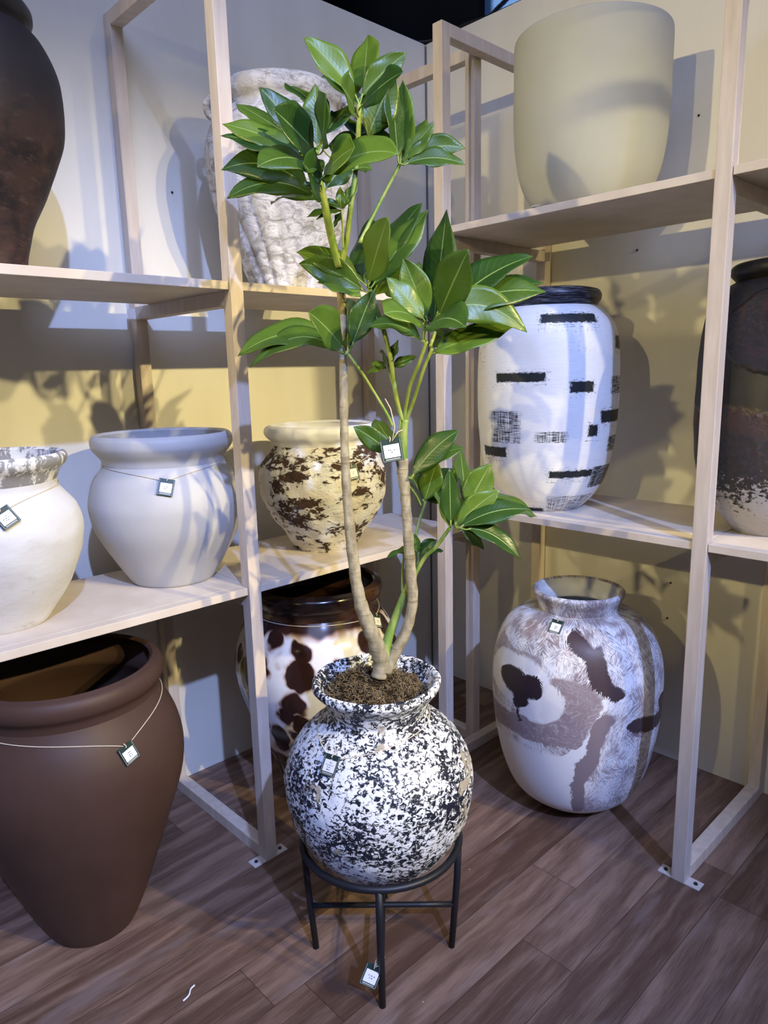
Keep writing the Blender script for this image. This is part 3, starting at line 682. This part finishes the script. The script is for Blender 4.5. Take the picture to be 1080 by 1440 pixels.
PJ = [(.112, 0), (.122, .045), (.148, .11), (.182, .188), (.218, .268), (.240, .37), (.243, .44), (.230, .50), (.204, .545)]
PJ_R = [(.190, .560), (.192, .570), (.206, .588), (.207, .612), (.196, .632), (.182, .638)]
PF = [(.09, 0), (.125, .012), (.165, .04), (.198, .085), (.220, .138), (.234, .215), (.240, .31), (.2405, .44), (.240, .528)]

POTA = pot('round_pot', 'round pot of flaking white over black on the black iron stand', 'pot', -1.423, -1.122, 0, PA, pot_flaky(), PA_R, None, disp=rough_disp(.003, 22), depth=.3)
M_A = bpy.data.materials['flaking_white_on_black']
pot('tapered_pot', 'big matt chocolate brown tapered pot on the floor at left', 'pot', -1.927, -.461, 0, PB, pot_brown(), PB_R, None, depth=.7)
pot('belly_jar', 'glossy white jar with dark cow spots on the floor behind the post', 'pot', -1.06, -.422, 0, PC, pot_cow(), PC_R, pot_dark_glaze(), depth=.7, rim_name='rim')
pot('tall_jar', 'large purple and white brush painted jar on the floor at right', 'pot', -.49, -1.115, 0, PD, pot_purple(), PD_R, bpy.data.materials['purple_brushwork'], depth=.45, inner_mat=flat('pale_inside', (.72, .72, .70), .6))
pot('tall_jar', 'white jar with black brush dashes and a black rim on the right rack', 'pot', -.434, -.940, ZRM, PE, pot_strokes(), PE_R, pot_black_rim(), depth=.4)
pot('tall_jar', 'black jar with glossy brown runs at the right edge on the right rack', 'pot', -.372, -1.642, ZRM, PH, pot_lava(), PH_R, flat('black_clay_rim', (.014, .013, .013), .45), depth=.4, disp=rough_disp(.002, 14))
pot('wide_pot', 'rough white plaster pot with chipped grey rim at the left edge of the middle shelf', 'pot', -2.037, -.398, ZLM, PK, pot_plaster(), PK_R, pot_plaster_rim(), depth=.7, disp=rough_disp(.003, 12, 3))
pot('wide_pot', 'smooth pale grey pot with flared rim on the left rack middle shelf', 'pot', -1.540, -.342, ZLM, PL, pot_grey(), PL_R, None, depth=.7)
pot('wide_pot', 'cream and brown crusted pot with smooth white rim on the left rack', 'pot', -.975, -.388, ZLM, PM, pot_crust(), PM_R, M_white_rim, depth=.7, disp=rough_disp(.006, 16, 9))
pot('tall_jar', 'dark brown rusty jar with black collar at top left on the upper shelf', 'pot', -1.958, -.330, ZLU, PI_, pot_rust(), PI_R, flat('black_collar', (.018, .016, .018), .4), depth=.4, disp=rough_disp(.002, 10))
pot('ribbed_jar', 'whitewashed ribbed clay jar on the upper shelf behind the plant', 'pot', -1.030, -.306, ZLU, PJ, pot_ribbed(), PJ_R, None, depth=.4, disp=rib_disp)
pot('tub_planter', 'smooth stone cream tub with rounded bottom on the top right shelf', 'pot', -.326, -1.008, ZRU, PF, pot_cream(), depth=.7, thick=.02)
# small ear on the ribbed jar
J = [o for o in COL.objects if o.name.startswith('ribbed_jar')][0]
for s in (1, -1):
    a = camdir(-1.03, -.306) - s*1.35
    pts = [(math.cos(a)*r, math.sin(a)*r, z, .012) for r, z in ((.196, .540), (.222, .552), (.226, .585), (.204, .606))]
    tube_obj('ear', [(*v, .012) for v in catmull([p[:3] for p in pts], 5)], bpy.data.materials['whitewashed_rough_clay'], J, 10)

# ------------------------------------------------------------------ stand
ST = empty('plant_stand', (-1.423, -1.122, 0), 0, label='black iron four legged stand under the round pot', cat='plant stand')
RZ = .335
bm = bmesh.new()
ring = [(.2*math.cos(2*PI*k/64), .2*math.sin(2*PI*k/64), RZ) for k in range(64)]
seg = 10; rings = []
for k in range(64):
    a = 2*PI*k/64
    rings.append([bm.verts.new(((.2+.0095*math.cos(b))*math.cos(a), (.2+.0095*math.cos(b))*math.sin(a), RZ+.0095*math.sin(b))) for b in [2*PI*j/seg for j in range(seg)]])
for k in range(64):
    for j in range(seg):
        bm.faces.new((rings[k][j], rings[(k+1) % 64][j], rings[(k+1) % 64][(j+1) % seg], rings[k][(j+1) % seg]))
mesh_obj('ring', bm, M_iron, ST)
base_a = math.atan2(-1.246+1.122, -1.546+1.423)
legs = []
for k in range(4):
    a = base_a + k*PI/2
    tube_obj('leg', [(.2*math.cos(a), .2*math.sin(a), RZ, .009), (.195*math.cos(a), .195*math.sin(a), .2, .009), (.180*math.cos(a), .180*math.sin(a), 0, .0085)], M_iron, ST, 12)
for k in range(2):
    a = base_a + k*PI/2
    tube_obj('crossbar', [(s*.187*math.cos(a), s*.187*math.sin(a), .128 if k else .120, .0075) for s in (-1, -.5, 0, .5, 1)], M_iron, ST, 10)

# ------------------------------------------------------------------ moss
bm = bmesh.new()
NR, NS = 18, 56; rows = []
def moss_h(x, y):
    d = math.hypot(x, y)
    q = noise.fractal(Vector((x*30, y*30, 1.7)), 1.0, 2.0, 4)
    return .722 + .030*(1-(d/.133)**2) + .028*math.exp(-((x+.018)**2+(y-.05)**2)/.0025) + .009*q
for i in range(NR):
    r = .004 + (.131-.004)*i/(NR-1)
    rows.append([bm.verts.new((r*math.cos(2*PI*k/NS), r*math.sin(2*PI*k/NS), moss_h(r*math.cos(2*PI*k/NS), r*math.sin(2*PI*k/NS)))) for k in range(NS)])
for i in range(NR-1):
    for k in range(NS):
        bm.faces.new((rows[i][k], rows[i][(k+1) % NS], rows[i+1][(k+1) % NS], rows[i+1][k]))
bm.faces.new(list(reversed(rows[0])))
rng = random.Random(3)
nb = len(bm.faces)
for n in range(2600):
    r = .128*math.sqrt(rng.random()); a = rng.random()*2*PI
    p = Vector((r*math.cos(a), r*math.sin(a), 0)); p.z = moss_h(p.x, p.y)
    d = Vector((rng.uniform(-1, 1), rng.uniform(-1, 1), rng.uniform(-.1, .55))).normalized(); pts = []
    L = rng.uniform(.008, .024)
    for j in range(4):
        pts.append((p.x, p.y, p.z, .0011 if j < 3 else .0005)); p = p + d*L/3
        if math.hypot(p.x, p.y) > .131: break
        d = (d + Vector((rng.uniform(-1, 1), rng.uniform(-1, 1), rng.uniform(-.7, .6)))*.7).normalized()
    if len(pts) > 2: add_tube(bm, pts, 4, caps=False)
mo = mesh_obj('moss', bm, M_moss, None, label='brown dry moss filling the mouth of the round pot', cat='moss', kind='stuff')
mo.location = (-1.423, -1.122, 0)
mo.data.materials.append(M_moss_gap)
for i in range(nb): mo.data.polygons[i].material_index = 1

# ------------------------------------------------------------------ plant
PLANT = empty('umbrella_plant', (-1.425, -1.125, .72), 0, label='tall green plant with glossy leaf rosettes on two bare crooked stems in the round pot', cat='plant')
OFF = Vector(PLANT.location)
for nm, pts in STEMS:
    q = catmull([p[:3] for p in pts], 6); rs = catmull([(p[3], 0, 0) for p in pts], 6)
    if nm == 'trunk':
        out = [(*(v-OFF), r.x*(1+.05*math.sin(i*1.9))) for i, (v, r) in enumerate(zip(q, rs))]
    else: out = [(*(v-OFF), r.x) for v, r in zip(q, rs)]
    bm = bmesh.new(); add_tube(bm, out, 14 if nm == 'trunk' else 9, wob=.12 if nm == 'trunk' else 0)
    mesh_obj(nm, bm, M_bark if nm == 'trunk' else M_stem, PLANT)
SPT = [Vector(v) for nm, pts in STEMS for v in catmull([p[:3] for p in pts], 4)]
rng = random.Random(11)
def leaf(B, Ct, T, N, w, i):
    B, Ct, T, N = Vector(B), Vector(Ct), Vector(T), Vector(N).normalized()
    T = T + (T-Ct)*.16
    bm = bmesh.new(); uvl = bm.loops.layers.uv.new('UVMap')
    n, m = 18, 8; grid = []
    ph = rng.random()*6; fold = rng.uniform(.10, .24); curl = rng.uniform(-.3, .1)
    L = (T-B).length
    for a in range(n+1):
        t = a/n
        c = B*(1-t)**2 + Ct*2*t*(1-t) + T*t*t
        tan = ((Ct-B)*(1-t) + (T-Ct)*t).normalized()
        nn = (N - tan*N.dot(tan)).normalized(); s = nn.cross(tan)
        g = max(0.0, (t-.07)/.93)
        hw = .60*w*(g**.85*(1-g)**1.0/.2836 if 0 < g < 1 else 0)
        hw = max(hw, .0016*(1-t)+.0003)
        row = []
        for b in range(m+1):
            x = 2*b/m-1
            off = fold*abs(x)*hw + curl*hw*x*x*.6 + .0035*math.sin(ph+t*13+x*1.5)*x*x*min(1, hw/.015)
            off += .0004*math.cos(2*PI*(t*15-abs(x)*2.4))*abs(x)*(1-abs(x))*2
            row.append(bm.verts.new(c + s*x*hw + nn*off - OFF))
        grid.append(row)
    for a in range(n):
        for b in range(m):
            f = bm.faces.new((grid[a][b], grid[a][b+1], grid[a+1][b+1], grid[a+1][b]))
            for l, (ua, vb) in zip(f.loops, ((b, a), (b+1, a), (b+1, a+1), (b, a+1))): l[uvl].uv = (ua/m, vb/n)
    o = mesh_obj('leaf', bm, M_leaf, PLANT)
    md = o.modifiers.new('thickness', 'SOLIDIFY'); md.thickness = .0007; md.offset = 0
    near = min(SPT, key=lambda p: (p-B).length)
    d = (near-B).length
    if .006 < d < .2:
        r = .0018 if w > .03 else .0009
        tan0 = (Ct-B).normalized()
        mid = (near+B)/2 - tan0*d*.12
        pb = bmesh.new(); add_tube(pb, [(*(v-OFF), r) for v in catmull([near, mid, B, B+tan0*L*.08], 4)], 6)
        mesh_obj('petiole', pb, M_stem, o)
for i, lf in enumerate(LEAVES): leaf(*lf, i)

# ------------------------------------------------------------------ price tags
def ink_rows(bm, rows, cx, top, dy):
    """faint lines of small print: each row a list of word lengths in letters"""
    r = random.Random(5)
    for i, row in enumerate(rows):
        lw = .0017; gap = .0019
        tot = sum(row)*lw + (len(row)-1)*gap; x = cx - tot/2; y = top - i*dy
        for wd in row:
            for k in range(wd):
                hh = .0031 if r.random() < .35 else .0023
                if r.random() < .55:
                    add_box(bm, (x+lw*.25, y-(.0031-hh)/2, .0014), (.00055, hh, .0002))
                    add_box(bm, (x+lw*.75, y-(.0031-hh)/2, .0014), (.00055, hh, .0002))
                add_box(bm, (x+lw*.5, y+(-.0011 if r.random() < .5 else .0002), .0014), (.0013, .0005, .0002))
                x += lw
            x += gap
def price_tag(label, pos, nrm, roll, twine, rows, w=.042, h=.047):
    nrm = Vector(nrm).normalized(); up = Vector((0, 0, 1)); xa = up.cross(nrm).normalized(); ya = nrm.cross(xa)
    R = Matrix((xa, ya, nrm)).transposed().to_4x4() @ Matrix.Rotation(roll, 4, 'Z')
    t = empty('price_tag', pos, 0, label=label, cat='price tag', group='hang tags on the pots and plant')
    t.rotation_euler = R.to_euler()
    bpy.context.view_layer.update()
    bm = bmesh.new(); add_box(bm, (0, 0, 0), (w, h, .0016), None, .0004)
    mesh_obj('card', bm, M_card, t, smooth=False)
    bm = bmesh.new(); add_box(bm, (0, -.002, .0010), (w*.74, h*.56, .0006))
    lb = mesh_obj('label_sticker', bm, M_label, t, smooth=False, label='white printed sticker')
    bm = bmesh.new(); ink_rows(bm, rows, 0, -.002+.0025*(len(rows)-1), .0052); mesh_obj('lettering', bm, M_ink, lb, smooth=False)
    bm = bmesh.new(); add_box(bm, (0, -h*.39, .0010), (w*.68, .0022, .0004)); add_box(bm, (0, -h*.455, .0009), (w*.9, .0006, .0003)); add_box(bm, (w*.45, 0, .0009), (.0006, h*.9, .0003)); add_box(bm, (-w*.45, 0, .0009), (.0006, h*.9, .0003))
    mesh_obj('printed_border', bm, M_silver, t, smooth=False)
    Mi = t.matrix_world.inverted()
    if twine:
        bm = bmesh.new()
        for line in twine:
            add_tube(bm, [(*(Mi @ Vector(v)), .0011) for v in line], 6)
        # knot through the hole
        add_tube(bm, [(*p, .0012) for p in catmull([(0, h*.60, -.001), (.001, h*.46, .003), (-.001, h*.38, .003), (0, h*.36, -.002)], 4)], 6)
        mesh_obj('string', bm, M_twine, t)
    return t
def prof_r(prof, z):
    for (r0, z0), (r1, z1) in zip(prof[:-1], prof[1:]):
        if z0 <= z <= z1: return r0+(r1-r0)*(z-z0)/max(1e-6, z1-z0)
    return prof[-1][0]
def pot_tag(label, x, y, z0, prof, ang, z, roll, zneck, rows, size=(.042, .047), wid=.8, lift=.004, tl=.0022):
    a0 = math.radians(ang)
    r = prof_r(prof, z); r2 = max(prof_r(prof, z+.025), prof_r(prof, z-.02)); rr = max(r, prof_r(prof, z-.024))+lift
    dr = (prof_r(prof, z+.02)-prof_r(prof, z-.02))/.04
    rm = (prof_r(prof, z+.022)+prof_r(prof, z-.022))/2
    el = min(1.0, max(-.2, -dr))
    n = Vector((math.cos(a0), math.sin(a0), el*.85)).normalized()
    c = Vector((x+r*math.cos(a0), y+r*math.sin(a0), z0+z)) + n*(lift+.003)
    ztop = z + size[1]*.40*(1/math.sqrt(1+el*el))
    loop = []
    for k in range(73):
        d = -PI + 2*PI*k/72
        wgt = math.exp(-abs(d)/wid)
        zz = zneck + (ztop-zneck)*wgt
        q = prof_r(prof, zz)+tl + .004*math.exp(-abs(d)/.1)
        loop.append((x+q*math.cos(a0+d), y+q*math.sin(a0+d), z0+zz))
    return price_tag(label, c, n, roll, [loop], rows, *size)
FA = PA + PA_R; FB = PB + PB_R; FC = PC + PC_R; FD = PD + PD_R; FK = PK + PK_R; FL = PL + PL_R; FM = PM + PM_R
pot_tag('price tag hanging on the neck of the round flaking pot on the stand', -1.423, -1.122, 0, FA, -168, .622, .03, .690, [[5], [4, 6], [6], [6]], wid=1.5, tl=.006)
pot_tag('price tag on the big chocolate brown tapered pot', -1.927, -.461, 0, FB, -82, .598, .28, .672, [[7], [6], [6]], wid=.5)
pot_tag('price tag half hidden on the cow spotted jar behind the stem', -1.06, -.422, 0, FC, -70, .672, -.45, .705, [[6], [5]], wid=.6)
pot_tag('price tag on the shoulder of the purple and white floor jar', -.49, -1.115, 0, FD, -169, .694, -.1, .715, [[6], [7]], wid=.5)
pot_tag('price tag on the rough white plaster pot at the left edge', -2.037, -.398, ZLM, FK, -96, .300, .5, .352, [[4], [6, 5], [6]], wid=.5)
pot_tag('price tag on the smooth pale grey pot', -1.540, -.342, ZLM, FL, -117, .308, -.24, .365, [[3, 5], [6]], wid=.7)
pot_tag('price tag on the cream and brown crusted pot', -.975, -.388, ZLM, FM, -104, .285, .1, .350, [[6], [5]], wid=.6, lift=.010)
fw = Vector((CAM.x+1.40, CAM.y+1.19, .1)).normalized()
p0 = Vector((-1.415, -1.185, 1.326))
price_tag('price tag tied with twine to the upper green stem of the plant', p0, (fw.x-.1, fw.y+.05, .2), .17,
          [[(p0.x+.001, p0.y-.001, p0.z+.020), (-1.408, -1.189, 1.378), (-1.413, -1.182, 1.418), (-1.413, -1.165, 1.440)], [(p0.x+.001, p0.y-.001, p0.z+.020), (-1.402, -1.192, 1.366), (-1.393, -1.198, 1.370), (-1.387, -1.190, 1.358), (-1.390, -1.172, 1.342)]], [[7, 5], [6]], .048, .052)
p1 = Vector((-1.577, -1.243, .100))
price_tag('price tag tied low on the front leg of the black plant stand', p1, (CAM.x-p1.x+.1, CAM.y-p1.y, .5), -.48,
          [[(p1.x+.006, p1.y-.004, p1.z+.020), (-1.560, -1.262, .133), (-1.544, -1.256, .136), (-1.543, -1.238, .137), (-1.560, -1.244, .136), (p1.x+.004, p1.y-.006, p1.z+.020)]], [[3, 7], [6]], .042, .05)
# folded dark label lying on the edge of the top right shelf
t = empty('paper_label', (-.585, -1.000, ZRU), 0, label='small dark folded label lying under the cream tub on the shelf edge', cat='label')
bm = bmesh.new()
pts = [(-.022, .006, .004), (-.008, .012, .010), (.008, .016, .007), (.024, .010, .002)]
vs = [[bm.verts.new((p[1]*1.0+dx, p[0]*-1.0, p[2]+dz)) for p in pts] for dx, dz in ((-.030, 0), (.0, .004))]
for k in range(3): bm.faces.new((vs[0][k], vs[0][k+1], vs[1][k+1], vs[1][k]))
o = mesh_obj('sheet', bm, M_card, t); md = o.modifiers.new('s', 'SOLIDIFY'); md.thickness = .001
o = box_obj('white_edge', (-.022, 0, .0125), (.003, .030, .001), M_label, t, 0)

# white sliver of paper on the floor
tube_obj('paper_scrap', [(*v, .0022) for v in catmull([(-1.885, -.895, .0022), (-1.868, -.892, .004), (-1.855, -.878, .003), (-1.842, -.874, .0022)], 5)], M_label, None, 6,
         label='thin white sliver of paper on the plank floor', cat='paper scrap')

# ------------------------------------------------------------------ light and camera
def spot(name, loc, target, watts, color, size=.05, ang=70, blend=.35):
    d = bpy.data.lights.new(name, 'SPOT'); d.energy = watts; d.color = color; d.shadow_soft_size = size
    d.spot_size = math.radians(ang); d.spot_blend = blend
    o = bpy.data.objects.new(name, d); link(o); o.location = loc
    o.rotation_euler = (Vector(target)-Vector(loc)).to_track_quat('-Z', 'Y').to_euler(); return o
WARM = (1.0, .82, .38)
COOL = (.34, .47, 1.0)
spot('warm_lamp_a', (-.60, -5.0, 3.15), (-1.0, 0, .72), 640, WARM, .035, 39, 1.0)
spot('warm_lamp_b', (-1.10, -5.0, 3.15), (-1.6, 0, .80), 640, WARM, .035, 39, 1.0)
spot('warm_lamp_c', (-5.0, -1.15, 2.75), (0, -1.3, 1.9), 330, WARM, .035, 46, 1.0)
spot('warm_lamp_d', (-5.0, -2.05, 2.75), (0, -1.3, 1.9), 190, WARM, .035, 46, 1.0)
spot('cool_lamp', (-4.0, -7.2, 6.3), (-1.5, -.6, .70), 3100, COOL, .08, 24, .6)
al = bpy.data.lights.new('hall_light', 'AREA'); al.shape = 'RECTANGLE'; al.size = 4.5; al.size_y = 4.5; al.energy = 300; al.color = (.46, .56, 1.0)
ao = bpy.data.objects.new('hall_light', al); link(ao); ao.location = (-3.6, -4.6, 6.6)
ao.rotation_euler = (Vector((-1.0, -.8, 1.6))-ao.location).to_track_quat('-Z', 'Y').to_euler()
spot('added_panel_fill', (.35, .3, 5.6), (1.9, .6, 3.7), 420, (.8, .9, 1.0), .1, 70, .6)  # unseen fill added only to brighten the blue panel, no known fixture
w = bpy.data.worlds.new('hall'); S.world = w; w.use_nodes = True
w.node_tree.nodes['Background'].inputs[0].default_value = (.70, .68, .72, 1)
w.node_tree.nodes['Background'].inputs[1].default_value = .03

cam = bpy.data.cameras.new('camera'); co = bpy.data.objects.new('camera', cam); link(co)
cam.sensor_fit = 'HORIZONTAL'; cam.sensor_width = 36; cam.lens = 999.55/1080*36; cam.clip_start = .05
co.location = CAM
yaw, pit, rol = [math.radians(v) for v in (43.5766, 11.2074, -1.384)]
fwd = Vector((math.sin(yaw)*math.cos(pit), math.cos(yaw)*math.cos(pit), -math.sin(pit)))
r0 = Vector((math.cos(yaw), -math.sin(yaw), 0)); u0 = r0.cross(fwd)
rt = r0*math.cos(rol) + u0*math.sin(rol); upv = -r0*math.sin(rol) + u0*math.cos(rol)
co.rotation_euler = Matrix((rt, upv, -fwd)).transposed().to_euler()
S.camera = co
S.view_settings.view_transform = 'Standard'; S.view_settings.look = 'None'
S.view_settings.gamma = 1.0; S.view_settings.use_curve_mapping = False
S.view_settings.exposure = -0.10
